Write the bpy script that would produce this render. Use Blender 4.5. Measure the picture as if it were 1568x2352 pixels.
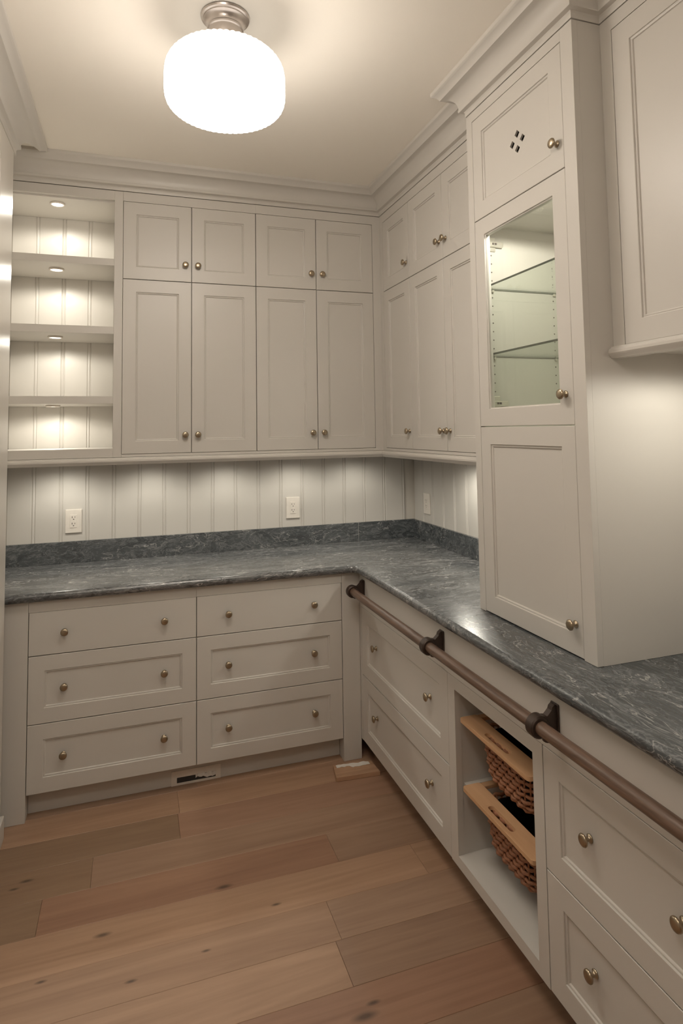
import bpy, bmesh, math, random
from mathutils import Vector, Matrix
random.seed(7)
for o in list(bpy.data.objects): bpy.data.objects.remove(o, do_unlink=True)
scene = bpy.context.scene
C = scene.collection

# ------------------------------------------------------------------ camera
FPX, CX, CY = 1433.879, 790.478, 890.722
YAW, PITCH, ROLL = 0.32537, 0.06683, -0.01555
CAM = Vector((-1.61761, -3.50714, 1.56805))
cam_d = bpy.data.cameras.new('camera'); cam = bpy.data.objects.new('camera', cam_d); C.objects.link(cam)
F = Vector((math.sin(YAW)*math.cos(PITCH), math.cos(YAW)*math.cos(PITCH), math.sin(PITCH)))
R = Vector((math.cos(YAW), -math.sin(YAW), 0)); U = R.cross(F)
R2 = R*math.cos(ROLL)+U*math.sin(ROLL); U2 = -R*math.sin(ROLL)+U*math.cos(ROLL)
M = Matrix((R2, U2, -F)).transposed().to_4x4(); M.translation = CAM
cam.matrix_world = M
cam_d.sensor_fit = 'VERTICAL'; cam_d.sensor_height = 36.0; cam_d.sensor_width = 24.0
cam_d.lens = FPX/2352*36.0
cam_d.shift_x = (784-CX)/2352; cam_d.shift_y = (CY-1176)/2352
cam_d.clip_start = 0.02
scene.camera = cam

# ------------------------------------------------------------------ world, exposure
w = bpy.data.worlds.new('world'); scene.world = w; w.use_nodes = True
w.node_tree.nodes['Background'].inputs[0].default_value = (0.02, 0.018, 0.015, 1)
w.node_tree.nodes['Background'].inputs[1].default_value = 0.3
vs = scene.view_settings
vs.view_transform = 'Standard'; vs.look = 'None'; vs.gamma = 1.0; vs.use_curve_mapping = False
vs.exposure = 0.0
cy = scene.cycles
cy.max_bounces = 6; cy.diffuse_bounces = 5; cy.glossy_bounces = 2; cy.transmission_bounces = 2; cy.transparent_max_bounces = 12
cy.caustics_reflective = False; cy.caustics_refractive = False; cy.sample_clamp_indirect = 10.0
cy.use_adaptive_sampling = True; cy.adaptive_threshold = 0.03
GLOBE_L = 25.5         # radiance of the lit globes at their belly
GLOBE_COL = (1.0, 0.905, 0.79)
SHELF_W, UNDER_W, TOWER_W = 4.5, 2.8, 8.5
LED_COL = (1.0, 0.945, 0.82)

# ------------------------------------------------------------------ materials
def newmat(name):
    m = bpy.data.materials.new(name); m.use_nodes = True
    return m, m.node_tree.nodes, m.node_tree.links, m.node_tree.nodes['Principled BSDF']
def rgba(c): return (c[0], c[1], c[2], 1)
def paint(name, col, rough=0.38, bump=0.02, scale=90, spec=0.45):
    m, N, L, b = newmat(name)
    tc = N.new('ShaderNodeNewGeometry')
    n2 = N.new('ShaderNodeTexNoise'); n2.inputs['Scale'].default_value = 2.2; n2.inputs['Detail'].default_value = 0; L.new(tc.outputs['Position'], n2.inputs['Vector'])
    mx = N.new('ShaderNodeMix'); mx.data_type = 'RGBA'
    mx.inputs['A'].default_value = rgba([v*0.97 for v in col]); mx.inputs['B'].default_value = rgba([min(1, v*1.03) for v in col])
    L.new(n2.outputs['Fac'], mx.inputs['Factor']); L.new(mx.outputs['Result'], b.inputs['Base Color'])
    b.inputs['Roughness'].default_value = rough; b.inputs['Specular IOR Level'].default_value = spec
    return m
def plain(name, col, rough=0.5, metal=0.0, spec=0.5):
    m, N, L, b = newmat(name)
    g = N.new('ShaderNodeNewGeometry'); n = N.new('ShaderNodeTexNoise'); n.inputs['Scale'].default_value = 40; n.inputs['Detail'].default_value = 2
    L.new(g.outputs['Position'], n.inputs['Vector'])
    mx = N.new('ShaderNodeMix'); mx.data_type = 'RGBA'
    mx.inputs['A'].default_value = rgba([v*0.92 for v in col]); mx.inputs['B'].default_value = rgba([min(1, v*1.08) for v in col])
    L.new(n.outputs['Fac'], mx.inputs['Factor']); L.new(mx.outputs['Result'], b.inputs['Base Color'])
    b.inputs['Roughness'].default_value = rough; b.inputs['Metallic'].default_value = metal; b.inputs['Specular IOR Level'].default_value = spec
    return m
def emit(name, col, s):
    m, N, L, b = newmat(name); N.remove(b)
    e = N.new('ShaderNodeEmission'); e.inputs[0].default_value = rgba(col); e.inputs[1].default_value = s
    L.new(e.outputs[0], N['Material Output'].inputs[0]); return m

PAINT = paint('cabinet_paint', (0.58, 0.555, 0.518))
WALLP = paint('wall_paint', (0.63, 0.595, 0.545), 0.3)
CEIL = paint('ceiling_paint', (0.89, 0.85, 0.785), 0.7, 0.06, 140, 0.2)
PLASTIC = plain('white_plastic', (0.74, 0.69, 0.63), 0.35)
SLOT = plain('dark_slot', (0.10, 0.08, 0.07), 0.6)
DUCT_SHADE = plain('duct_shade', (0.035, 0.03, 0.028), 0.8)
KNOB = plain('aged_brass', (0.42, 0.345, 0.25), 0.3, 1.0)
NICKEL = plain('brushed_nickel', (0.58, 0.53, 0.50), 0.3, 1.0)
HINGE = plain('nickel_hinge', (0.75, 0.72, 0.66), 0.3, 0.7)
BRONZE = plain('oil_rubbed_bronze', (0.052, 0.034, 0.026), 0.42, 0.35)
BASKET_BLACK = plain('basket_black', (0.012, 0.012, 0.013), 0.8)  # near-black colour of the shell inside the basket weave
WHITEP = plain('torn_paper', (0.72, 0.69, 0.65), 0.8)
GLOBE = emit('lit_opal_glass', GLOBE_COL, GLOBE_L)
_n, _l = GLOBE.node_tree.nodes, GLOBE.node_tree.links
_g = _n.new('ShaderNodeNewGeometry'); _s = _n.new('ShaderNodeSeparateXYZ'); _l.new(_g.outputs['Position'], _s.inputs[0])
_r = _n.new('ShaderNodeMapRange'); _r.interpolation_type = 'SMOOTHSTEP'
_r.inputs['From Min'].default_value = 2.62; _r.inputs['From Max'].default_value = 2.725; _r.inputs['To Min'].default_value = GLOBE_L; _r.inputs['To Max'].default_value = GLOBE_L*0.06
_l.new(_s.outputs['Z'], _r.inputs['Value']); _l.new(_r.outputs['Result'], _n['Emission'].inputs[1])
LENS = emit('led_lens', LED_COL, 6.0); LENS.cycles.emission_sampling = 'NONE'

def wood(name, c1, c2, scale, axis=0, rough=0.5, usecol=False, knots=False, dist=2.0):
    m, N, L, b = newmat(name)
    g = N.new('ShaderNodeNewGeometry'); mp = N.new('ShaderNodeMapping'); L.new(g.outputs['Position'], mp.inputs['Vector'])
    s = [scale]*3; s[axis] = scale*0.07; mp.inputs['Scale'].default_value = s
    src = mp.outputs['Vector']
    if usecol:
        oi = N.new('ShaderNodeObjectInfo'); ad = N.new('ShaderNodeVectorMath'); ad.operation = 'MULTIPLY_ADD'
        cb = N.new('ShaderNodeCombineXYZ')
        for i in range(3): L.new(oi.outputs['Random'], cb.inputs[i])
        ad.inputs[1].default_value = (37, 53, 71); L.new(cb.outputs[0], ad.inputs[0]); L.new(src, ad.inputs[2]); src = ad.outputs[0]
    n = N.new('ShaderNodeTexNoise'); n.inputs['Scale'].default_value = 1.0; n.inputs['Detail'].default_value = 7; n.inputs['Roughness'].default_value = 0.6; n.inputs['Distortion'].default_value = dist
    L.new(src, n.inputs['Vector'])
    n2 = N.new('ShaderNodeTexNoise'); n2.inputs['Scale'].default_value = 6.0; n2.inputs['Detail'].default_value = 4; L.new(src, n2.inputs['Vector'])
    ad2 = N.new('ShaderNodeMath'); ad2.operation = 'MULTIPLY_ADD'; ad2.inputs[1].default_value = 0.35; L.new(n2.outputs['Fac'], ad2.inputs[0]); L.new(n.outputs['Fac'], ad2.inputs[2])
    rp = N.new('ShaderNodeValToRGB'); rp.color_ramp.elements[0].position = 0.38; rp.color_ramp.elements[1].position = 0.95
    rp.color_ramp.elements[0].color = rgba(c1); rp.color_ramp.elements[1].color = rgba(c2)
    L.new(ad2.outputs[0], rp.inputs['Fac']); out = rp.outputs['Color']
    if usecol:
        mm = N.new('ShaderNodeMix'); mm.data_type = 'RGBA'; mm.blend_type = 'MULTIPLY'; mm.inputs['Factor'].default_value = 1
        L.new(out, mm.inputs['A']); L.new(oi.outputs['Color'], mm.inputs['B']); out = mm.outputs['Result']
    if knots:
        for (kx, ky, ks) in [(-1.965, -0.955, 0.016), (-2.0, -0.985, 0.012), (-1.313, -1.22, 0.020), (-1.02, -1.83, 0.026), (-0.985, -1.80, 0.014),
                             (-1.40, -1.47, 0.010), (-1.615, -1.505, 0.012), (-1.86, -1.42, 0.011), (-1.70, -1.30, 0.018), (-1.16, -1.36, 0.012)]:
            sb = N.new('ShaderNodeVectorMath'); sb.operation = 'SUBTRACT'; sb.inputs[1].default_value = (kx, ky, 0); L.new(g.outputs['Position'], sb.inputs[0])
            ml = N.new('ShaderNodeVectorMath'); ml.operation = 'MULTIPLY'; ml.inputs[1].default_value = (0.55, 1.5, 0); L.new(sb.outputs[0], ml.inputs[0])
            ln = N.new('ShaderNodeVectorMath'); ln.operation = 'LENGTH'; L.new(ml.outputs[0], ln.inputs[0])
            mr = N.new('ShaderNodeMapRange'); mr.inputs['From Min'].default_value = ks*0.25; mr.inputs['From Max'].default_value = ks; mr.inputs['To Min'].default_value = 0.75; mr.inputs['To Max'].default_value = 0.0
            L.new(ln.outputs['Value'], mr.inputs['Value'])
            mk = N.new('ShaderNodeMix'); mk.data_type = 'RGBA'; mk.inputs['B'].default_value = (0.035, 0.02, 0.012, 1)
            L.new(mr.outputs['Result'], mk.inputs['Factor']); L.new(out, mk.inputs['A']); out = mk.outputs['Result']
    L.new(out, b.inputs['Base Color']); b.inputs['Roughness'].default_value = rough
    bp = N.new('ShaderNodeBump'); bp.inputs['Strength'].default_value = 0.06; bp.inputs['Distance'].default_value = 0.002
    L.new(n2.outputs['Fac'], bp.inputs['Height']); L.new(bp.outputs['Normal'], b.inputs['Normal'])
    return m
FLOORW = wood('oak_floor', (0.25, 0.150, 0.098), (0.39, 0.255, 0.174), 9, 0, 0.42, True, True)
BOARDW = wood('pale_beech', (0.50, 0.29, 0.155), (0.66, 0.41, 0.235), 14, 1, 0.4)
RAILW = wood('walnut_rail', (0.055, 0.032, 0.022), (0.20, 0.125, 0.088), 55, 1, 0.32, dist=1.0)
WICKER = wood('wicker', (0.22, 0.090, 0.045), (0.42, 0.19, 0.10), 60, 1, 0.55)
SCRAPW = wood('scrap_oak', (0.36, 0.21, 0.125), (0.52, 0.33, 0.21), 30, 0, 0.6)

def stone(name, sc, rot, lo=(0.040, 0.047, 0.052), hi=(0.098, 0.106, 0.112), vk=1.0):
    m, N, L, b = newmat(name)
    g = N.new('ShaderNodeNewGeometry'); mp = N.new('ShaderNodeMapping'); L.new(g.outputs['Position'], mp.inputs['Vector'])
    mp.inputs['Rotation'].default_value = (0.35, 0.2, rot); mp.inputs['Scale'].default_value = sc
    wn = N.new('ShaderNodeTexNoise'); wn.inputs['Scale'].default_value = 1.6; wn.inputs['Detail'].default_value = 4; L.new(mp.outputs[0], wn.inputs['Vector'])
    sub = N.new('ShaderNodeVectorMath'); sub.operation = 'MULTIPLY_ADD'; sub.inputs[1].default_value = (1.3, 1.3, 1.3)
    L.new(wn.outputs['Color'], sub.inputs[0]); L.new(mp.outputs[0], sub.inputs[2])
    def ridged(scale, detail, width, seedoff):
        of = N.new('ShaderNodeVectorMath'); of.operation = 'ADD'; of.inputs[1].default_value = (seedoff, seedoff*0.7, seedoff*1.3); L.new(sub.outputs[0], of.inputs[0])
        n = N.new('ShaderNodeTexNoise'); n.inputs['Scale'].default_value = scale; n.inputs['Detail'].default_value = detail; n.inputs['Roughness'].default_value = 0.6; L.new(of.outputs[0], n.inputs['Vector'])
        a = N.new('ShaderNodeMath'); a.operation = 'SUBTRACT'; a.inputs[1].default_value = 0.5; L.new(n.outputs['Fac'], a.inputs[0])
        c = N.new('ShaderNodeMath'); c.operation = 'ABSOLUTE'; L.new(a.outputs[0], c.inputs[0])
        r = N.new('ShaderNodeMapRange'); r.inputs['From Max'].default_value = width; r.inputs['To Min'].default_value = 1; r.inputs['To Max'].default_value = 0; L.new(c.outputs[0], r.inputs['Value'])
        return r.outputs['Result']
    cloud = N.new('ShaderNodeTexNoise'); cloud.inputs['Scale'].default_value = 2.3; cloud.inputs['Detail'].default_value = 6; L.new(sub.outputs[0], cloud.inputs['Vector'])
    rp = N.new('ShaderNodeValToRGB'); e = rp.color_ramp.elements
    e[0].position = 0.30; e[0].color = rgba(lo); e[1].position = 0.75; e[1].color = rgba(hi)
    L.new(cloud.outputs['Fac'], rp.inputs['Fac']); out = rp.outputs['Color']
    for (s, d, wd, so, col, k) in [(3.4, 6, 0.035, 3.1, (0.21, 0.218, 0.222), 0.5), (8.0, 7, 0.028, 9.7, (0.29, 0.295, 0.30), 0.4), (2.0, 5, 0.016, 17.3, (0.030, 0.032, 0.034), 0.8), (1.3, 4, 0.007, 29.3, (0.5, 0.49, 0.48), 0.6)]:
        v = ridged(s, d, wd, so); mu = N.new('ShaderNodeMath'); mu.operation = 'MULTIPLY'; mu.inputs[1].default_value = k*vk; L.new(v, mu.inputs[0])
        mx = N.new('ShaderNodeMix'); mx.data_type = 'RGBA'; mx.inputs['B'].default_value = rgba(col); L.new(mu.outputs[0], mx.inputs['Factor']); L.new(out, mx.inputs['A']); out = mx.outputs['Result']
    L.new(out, b.inputs['Base Color']); b.inputs['Roughness'].default_value = 0.27; b.inputs['Specular IOR Level'].default_value = 0.95
    return m
STONE_A = stone('grey_stone', (1.5, 4.2, 4.2), 0.95, (0.055, 0.060, 0.064), (0.150, 0.152, 0.154), 1.1)
STONE_B = stone('grey_stone_near', (5.2, 1.6, 5.0), 0.30, vk=0.8)
STONE_SHADED = stone('grey_stone_shaded', (2.0, 4.6, 4.6), 0.6, (0.036, 0.043, 0.048), (0.09, 0.098, 0.104), 0.9)  # same stone darkened: the upstand's weaker light is put into the colour

def glassmat(name, tint, rough=0.0, ior=1.45):
    m, N, L, b = newmat(name); N.remove(b)
    gl = N.new('ShaderNodeBsdfGlossy'); gl.inputs['Roughness'].default_value = rough; gl.inputs['Color'].default_value = (1, 1, 1, 1)
    tr = N.new('ShaderNodeBsdfTransparent'); tr.inputs['Color'].default_value = rgba(tint)
    fr = N.new('ShaderNodeFresnel'); ge = N.new('ShaderNodeNewGeometry'); io = N.new('ShaderNodeMapRange'); io.inputs['To Min'].default_value = ior; io.inputs['To Max'].default_value = 1/ior
    L.new(ge.outputs['Backfacing'], io.inputs['Value']); L.new(io.outputs['Result'], fr.inputs['IOR'])
    mx = N.new('ShaderNodeMixShader'); L.new(fr.outputs[0], mx.inputs[0]); L.new(tr.outputs[0], mx.inputs[1]); L.new(gl.outputs[0], mx.inputs[2])
    L.new(mx.outputs[0], N['Material Output'].inputs[0]); return m
PANE = glassmat('clear_glass', (0.97, 0.985, 0.97))
SHELFG = glassmat('shelf_glass', (0.93, 0.955, 0.925), 0.0, 1.22)
SHELFEDGE = plain('glass_edge_green', (0.075, 0.085, 0.065), 0.2)

# ------------------------------------------------------------------ geometry helpers
ORG = {}
def link(name, me, loc=(0, 0, 0), parent=None):
    o = bpy.data.objects.new(name, me); C.objects.link(o)
    ORG[o.name] = Vector(loc)
    if parent is not None:
        o.parent = parent; o.location = Vector(loc)-ORG[parent.name]
    else: o.location = loc
    return o
def thing(name, label, cat, loc, group=None):
    o = link(name, None, loc); o['label'] = label; o['category'] = cat
    if group: o['group'] = group
    return o
def tag(o, label, cat, group=None):
    o['label'] = label; o['category'] = cat
    if group: o['group'] = group
    return o
def fin(name, bm, mats, parent=None, smooth=False, bevel=0, seg=2, label=None, kind=None):
    """world-space bmesh -> object with its origin at the bottom centre"""
    bmesh.ops.recalc_face_normals(bm, faces=bm.faces[:])
    mn = [min(v.co[i] for v in bm.verts) for i in range(3)]; mx = [max(v.co[i] for v in bm.verts) for i in range(3)]
    org = Vector(((mn[0]+mx[0])/2, (mn[1]+mx[1])/2, mn[2]))
    for v in bm.verts: v.co -= org
    me = bpy.data.meshes.new(name); bm.to_mesh(me); bm.free()
    if not isinstance(mats, (list, tuple)): mats = [mats]
    for m in mats: me.materials.append(m)
    if smooth:
        for p in me.polygons: p.use_smooth = True
    o = link(name, me, org, parent)
    if bevel:
        md = o.modifiers.new('bevel', 'BEVEL'); md.width = bevel; md.segments = seg; md.limit_method = 'ANGLE'; md.angle_limit = math.radians(40)
    if label: o['label'] = label
    if kind: o['kind'] = kind
    return o
def autosmooth(o, ang=35):
    me = o.data; bm = bmesh.new(); bm.from_mesh(me)
    for f in bm.faces: f.smooth = True
    for e in bm.edges:
        if len(e.link_faces) == 2 and e.calc_face_angle(0) > math.radians(ang): e.smooth = False
    bm.to_mesh(me); bm.free()
def abox(bm, x0, x1, y0, y1, z0, z1, mi=0):
    if x0 > x1: x0, x1 = x1, x0
    if y0 > y1: y0, y1 = y1, y0
    if z0 > z1: z0, z1 = z1, z0
    v = [bm.verts.new(c) for c in ((x0,y0,z0),(x1,y0,z0),(x1,y1,z0),(x0,y1,z0),(x0,y0,z1),(x1,y0,z1),(x1,y1,z1),(x0,y1,z1))]
    for q in ((3,2,1,0),(4,5,6,7),(0,1,5,4),(1,2,6,5),(2,3,7,6),(3,0,4,7)):
        f = bm.faces.new([v[i] for i in q]); f.material_index = mi
def box(name, x0, x1, y0, y1, z0, z1, mat, parent=None, bevel=0.0012, **k):
    bm = bmesh.new(); abox(bm, x0, x1, y0, y1, z0, z1); return fin(name, bm, mat, parent, bevel=bevel, **k)
# a cabinet face: 'B' looks to -y (u = x), 'R' looks to -x (u = -y, so u grows towards the viewer)
class Face:
    def __init__(s, kind, f): s.k, s.f = kind, f
    def __call__(s, u, v, n=0.0):
        return Vector((u, s.f-n, v)) if s.k == 'B' else Vector((s.f-n, -u, v))
    def box(s, name, u0, u1, v0, v1, n0, n1, mat, parent=None, bevel=0.0012, **k):
        a, b = s(u0, v0, n0), s(u1, v1, n1)
        return box(name, a.x, b.x, a.y, b.y, a.z, b.z, mat, parent, bevel, **k)
def rings(bm, face, rects, close_back=True):
    """rects: list of (u0,u1,v0,v1,n) nested; quads between successive rings"""
    vv = []
    for (u0, u1, v0, v1, n) in rects:
        vv.append([bm.verts.new(face(*c, n)) for c in ((u0, v0), (u1, v0), (u1, v1), (u0, v1))])
    for a, b in zip(vv, vv[1:]):
        for i in range(4):
            j = (i+1) % 4; bm.faces.new((a[i], a[j], b[j], b[i]))
    return vv
GAP = 0.0016
def door(face, u0, u1, v0, v1, parent, name='door', fw=0.061, knobs=(), panel=True, holes=None, glass=False, t=0.02):
    u0 += GAP; u1 -= GAP; v0 += GAP; v1 -= GAP
    c = 0.0012; bm = bmesh.new()
    R0 = [(u0, u1, v0, v1, -t), (u0, u1, v0, v1, -c), (u0+c, u1-c, v0+c, v1-c, 0)]
    if not panel:
        vv = rings(bm, face, R0); bm.faces.new(vv[-1]); bm.faces.new(vv[0][::-1])
        d = fin(name, bm, PAINT, parent)
    else:
        def ins(k, n): return (u0+k, u1-k, v0+k, v1-k, n)
        prof = [(fw-0.001, 0), (fw, -0.001), (fw+0.0005, -0.0042), (fw+0.0022, -0.0048), (fw+0.0045, -0.0036), (fw+0.007, -0.0046), (fw+0.0085, -0.0085), (fw+0.0085, -t)]
        if glass: prof = [(fw-0.001, 0), (fw, -0.001), (fw+0.0005, -0.004), (fw+0.004, -0.0055), (fw+0.0045, -t)]
        vv = rings(bm, face, R0+[ins(k, n) for k, n in prof])
        for i in range(4):
            j = (i+1) % 4; bm.faces.new((vv[-1][i], vv[-1][j], vv[0][j], vv[0][i]))
        d = fin(name, bm, PAINT, parent)
        k = fw+0.0075
        if glass: face.box('glass_pane', u0+k-0.007, u1-k+0.007, v0+k-0.007, v1-k+0.007, -0.013, -0.010, PANE, d, 0)
        elif holes:
            bm = bmesh.new(); es = []
            def loop(pts):
                vs_ = [bm.verts.new(face(*p, -0.0085)) for p in pts]
                for i in range(len(vs_)): es.append(bm.edges.new((vs_[i], vs_[(i+1) % len(vs_)])))
            loop([(u0+k, v0+k), (u1-k, v0+k), (u1-k, v1-k), (u0+k, v1-k)])
            for (hu, hv, r) in holes: loop([(hu, hv-r), (hu+r, hv), (hu, hv+r), (hu-r, hv)])
            bmesh.ops.triangle_fill(bm, edges=es, use_beauty=True)
            ex = bmesh.ops.extrude_face_region(bm, geom=bm.faces[:])
            off = face(0, 0, -0.007)-face(0, 0, 0)
            for v in ex['geom']:
                if isinstance(v, bmesh.types.BMVert): v.co += off
            fin('panel', bm, PAINT, d)
        else: face.box('panel', u0+k, u1-k, v0+k, v1-k, -0.0175, -0.0085, PAINT, d, 0)
    for (ku, kv) in knobs:
        kn = -0.0085 if (panel and not glass and u0+fw+.011 < ku < u1-fw-.011 and v0+fw+.011 < kv < v1-fw-.011) else 0.0
        knob(face, ku, kv, kn, d)
    return d
KNOB_ME = {}
def lathe(bm, prof, seg, mat=None, cap=True):
    rows = []
    for (r, h) in prof:
        if r < 1e-6: rows.append([bm.verts.new((0, 0, h))])
        else: rows.append([bm.verts.new((r*math.cos(2*math.pi*i/seg), r*math.sin(2*math.pi*i/seg), h)) for i in range(seg)])
    for a, b in zip(rows, rows[1:]):
        for i in range(seg):
            j = (i+1) % seg
            if len(a) == 1 and len(b) == 1: continue
            if len(a) == 1: bm.faces.new((a[0], b[j], b[i]))
            elif len(b) == 1: bm.faces.new((a[i], a[j], b[0]))
            else: bm.faces.new((a[i], a[j], b[j], b[i]))
    if mat is not None:
        bmesh.ops.transform(bm, matrix=mat, verts=[v for r in rows for v in r])
def knob(face, u, v, n, parent):
    if face.k not in KNOB_ME:
        bm = bmesh.new()
        lathe(bm, [(0, 0), (.0105, 0), (.0108, .0022), (.0085, .0036), (.0055, .006), (.0052, .0125), (.0075, .0155), (.0128, .0172), (.0152, .0195), (.0152, .0225), (.0128, .0252), (.008, .0268), (0, .0272)], 20)
        bmesh.ops.recalc_face_normals(bm, faces=bm.faces[:])
        rot = Matrix.Rotation(math.radians(90), 4, 'X') if face.k == 'B' else Matrix.Rotation(math.radians(-90), 4, 'Y')
        bmesh.ops.transform(bm, matrix=rot, verts=bm.verts[:])
        me = bpy.data.meshes.new('knob'); bm.to_mesh(me); bm.free(); me.materials.append(KNOB)
        for p in me.polygons: p.use_smooth = True
        KNOB_ME[face.k] = me
    o = link('knob', KNOB_ME[face.k], face(u, v, n), parent); o['label'] = 'small round aged brass knob'
    return o
def sweep(name, path, prof, mat, parent=None, closed_prof=True, starts=None, ends=None, smooth=True):
    """path: plan polyline [(x,y)...], outward side is to the LEFT of travel; prof: [(d,z)...] closed"""
    bm = bmesh.new(); n = len(path); rows = []
    def nrm(a, b):
        t = Vector((b[0]-a[0], b[1]-a[1])).normalized(); return Vector((-t.y, t.x)), t
    for i, pnt in enumerate(path):
        row = []
        for k, (d, z) in enumerate(prof):
            p0 = Vector(pnt)
            if i == 0:
                nn, t = nrm(path[0], path[1]); q = p0+nn*d+(t*starts[k] if starts else t*0)
            elif i == n-1:
                nn, t = nrm(path[-2], path[-1]); q = p0+nn*d+(t*ends[k] if ends else t*0)
            else:
                n1, _ = nrm(path[i-1], path[i]); n2, _ = nrm(path[i], path[i+1])
                m = (n1+n2); m = m/m.length_squared*2; q = p0+m*d
            row.append(bm.verts.new((q.x, q.y, z)))
        rows.append(row)
    K = len(prof)
    for a, b in zip(rows, rows[1:]):
        for k in range(K):
            j = (k+1) % K; bm.faces.new((a[k], a[j], b[j], b[k]))
    bm.faces.new(rows[0]); bm.faces.new(rows[-1][::-1])
    o = fin(name, bm, mat, parent)
    if smooth: autosmooth(o, 28)
    return o
def struct(o): o['kind'] = 'structure'; return o

# ------------------------------------------------------------------ dimensions (metres)
H = 2.8756; DB, RB = -0.5935, -0.5743; DU, RU = -0.3438, -0.3308
TX, TY1, TY2 = -0.4255, -1.4742, -2.0788; NX = -0.3253
LW = -2.10; AL = -2.235; REAR = -4.9; CT = 0.915; CTB = 0.878
BX = (-2.0238, -1.347, -0.6648); BZ = (0.8325, 0.6548, 0.3807, 0.1054)
UX = (-1.6736, -1.3484, -1.0238, -0.6994, -0.3752); UZ = (2.6994, 2.3146, 1.4662)
CR = 2.7456
BACK = Face('B', DU); BASEB = Face('B', DB); RIGHT = Face('R', RU); BASER = Face('R', RB); TOW = Face('R', TX); NEAR = Face('R', NX)

# ------------------------------------------------------------------ room shell
floor = struct(box('floor', AL-.12, 0.12, REAR-.1, 0.12, -0.10, -0.012, plain('subfloor', (0.05, 0.04, 0.03), 0.9), bevel=0))
tones = {'l': (1.14, 1.12, 1.08, 1), 'm': (1, 1, 1, 1), 'd': (0.80, 0.78, 0.76, 1), 'o': (0.80, 0.80, 0.74, 1), 'r': (0.90, 0.80, 0.76, 1), 'p': (1.04, 0.98, 0.98, 1)}
PW = 0.1665; y1 = -0.4035; row = 0
plank_plan = {2: [(-1.436, 'o'), (0, 'p')], 3: [(-1.75, 'o'), (-0.3, 'm')], 4: [(-1.9, 'o'), (-0.9, 'r'), (0, 'm')], 5: [(-0.62, 'l'), (0, 'l')], 6: [(-1.0, 'l'), (0, 'm')], 7: [(-1.02, 'l'), (0, 'd')], 8: [(-1.6, 'm'), (0, 'r')], 9: [(-1.05, 'l'), (0, 'd')]}
PLANK = {}
while y1 > REAR:
    y0 = y1-PW; x = -2.10 if y1 < -0.5 else -2.10
    plan = plank_plan.get(row)
    if not plan:
        plan = []; xx = x
        xx += random.uniform(0.5, 1.3)
        while xx < -0.15: plan.append((xx, random.choice('lmmodrp'))); xx += random.uniform(0.7, 1.6)
        plan.append((0.0, random.choice('lmmodrp')))
    for (xe, tn) in plan:
        xe = min(xe, 0.0)
        if xe-x < 0.02: continue
        key = round(xe-x, 3)
        if key not in PLANK:
            bm = bmesh.new(); a, b, c = key/2-0.0003, PW/2-0.0003, 0.0009
            lo = [bm.verts.new(p) for p in ((-a, -b, -.012), (a, -b, -.012), (a, b, -.012), (-a, b, -.012))]
            mi = [bm.verts.new(p) for p in ((-a, -b, -c), (a, -b, -c), (a, b, -c), (-a, b, -c))]
            hi = [bm.verts.new(p) for p in ((-a+c, -b+c, 0), (a-c, -b+c, 0), (a-c, b-c, 0), (-a+c, b-c, 0))]
            for A, B in ((lo, mi), (mi, hi)):
                for i in range(4): bm.faces.new((A[i], A[(i+1) % 4], B[(i+1) % 4], B[i]))
            bm.faces.new(hi)
            me = bpy.data.meshes.new('plank'); bm.to_mesh(me); bm.free(); me.materials.append(FLOORW); PLANK[key] = me
        o = link('plank', PLANK[key], ((x+xe)/2, (y0+y1)/2, 0), floor)
        j = random.uniform(0.94, 1.06); o.color = tuple(v*j for v in tones[tn][:3])+(1,)
        x = xe
    y1 = y0; row += 1
struct(box('ceiling', AL-.12, 0.12, REAR-.1, 0.12, H, H+.1, CEIL, bevel=0))
wall_back = struct(box('wall_back', AL-.12, 0.12, 0.011, 0.12, 0, H, WALLP, bevel=0))
wall_right = struct(box('wall_right', 0.011, 0.12, REAR-.1, 0.011, 0, H, WALLP, bevel=0))
struct(box('wall_rear', AL-.12, 0.011, REAR-.1, REAR, 0, H, WALLP, bevel=0))
struct(box('wall_alcove', AL-.12, AL, -0.70, 0.011, 0, H, WALLP, bevel=0))
struct(box('wall_left', AL-.12, LW, REAR, -0.668, 0, H, WALLP, bevel=0.004))
# door casing on the left wall, baseboard
struct(box('trim_5', LW-.01, LW+.004, -0.945, -0.835, 0, 2.715, WALLP, bevel=0.002))
struct(box('door_1', LW-.02, LW+.001, -1.75, -0.945, 0.01, 2.60, PAINT, bevel=0.002))
struct(box('trim_6', LW-.01, LW+.004, -1.75, -0.945, 2.605, 2.715, WALLP, bevel=0.002))
struct(box('trim_7', LW-.01, LW+.004, -1.86, -1.75, 0, 2.715, WALLP, bevel=0.002))
struct(box('baseboard_left', LW-.002, LW+.014, -0.834, -0.6685, 0, 0.088, PAINT, bevel=0.004))
struct(box('baseboard_left', LW-.002, LW+.014, REAR, -1.862, 0, 0.088, PAINT, bevel=0.004))
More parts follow.
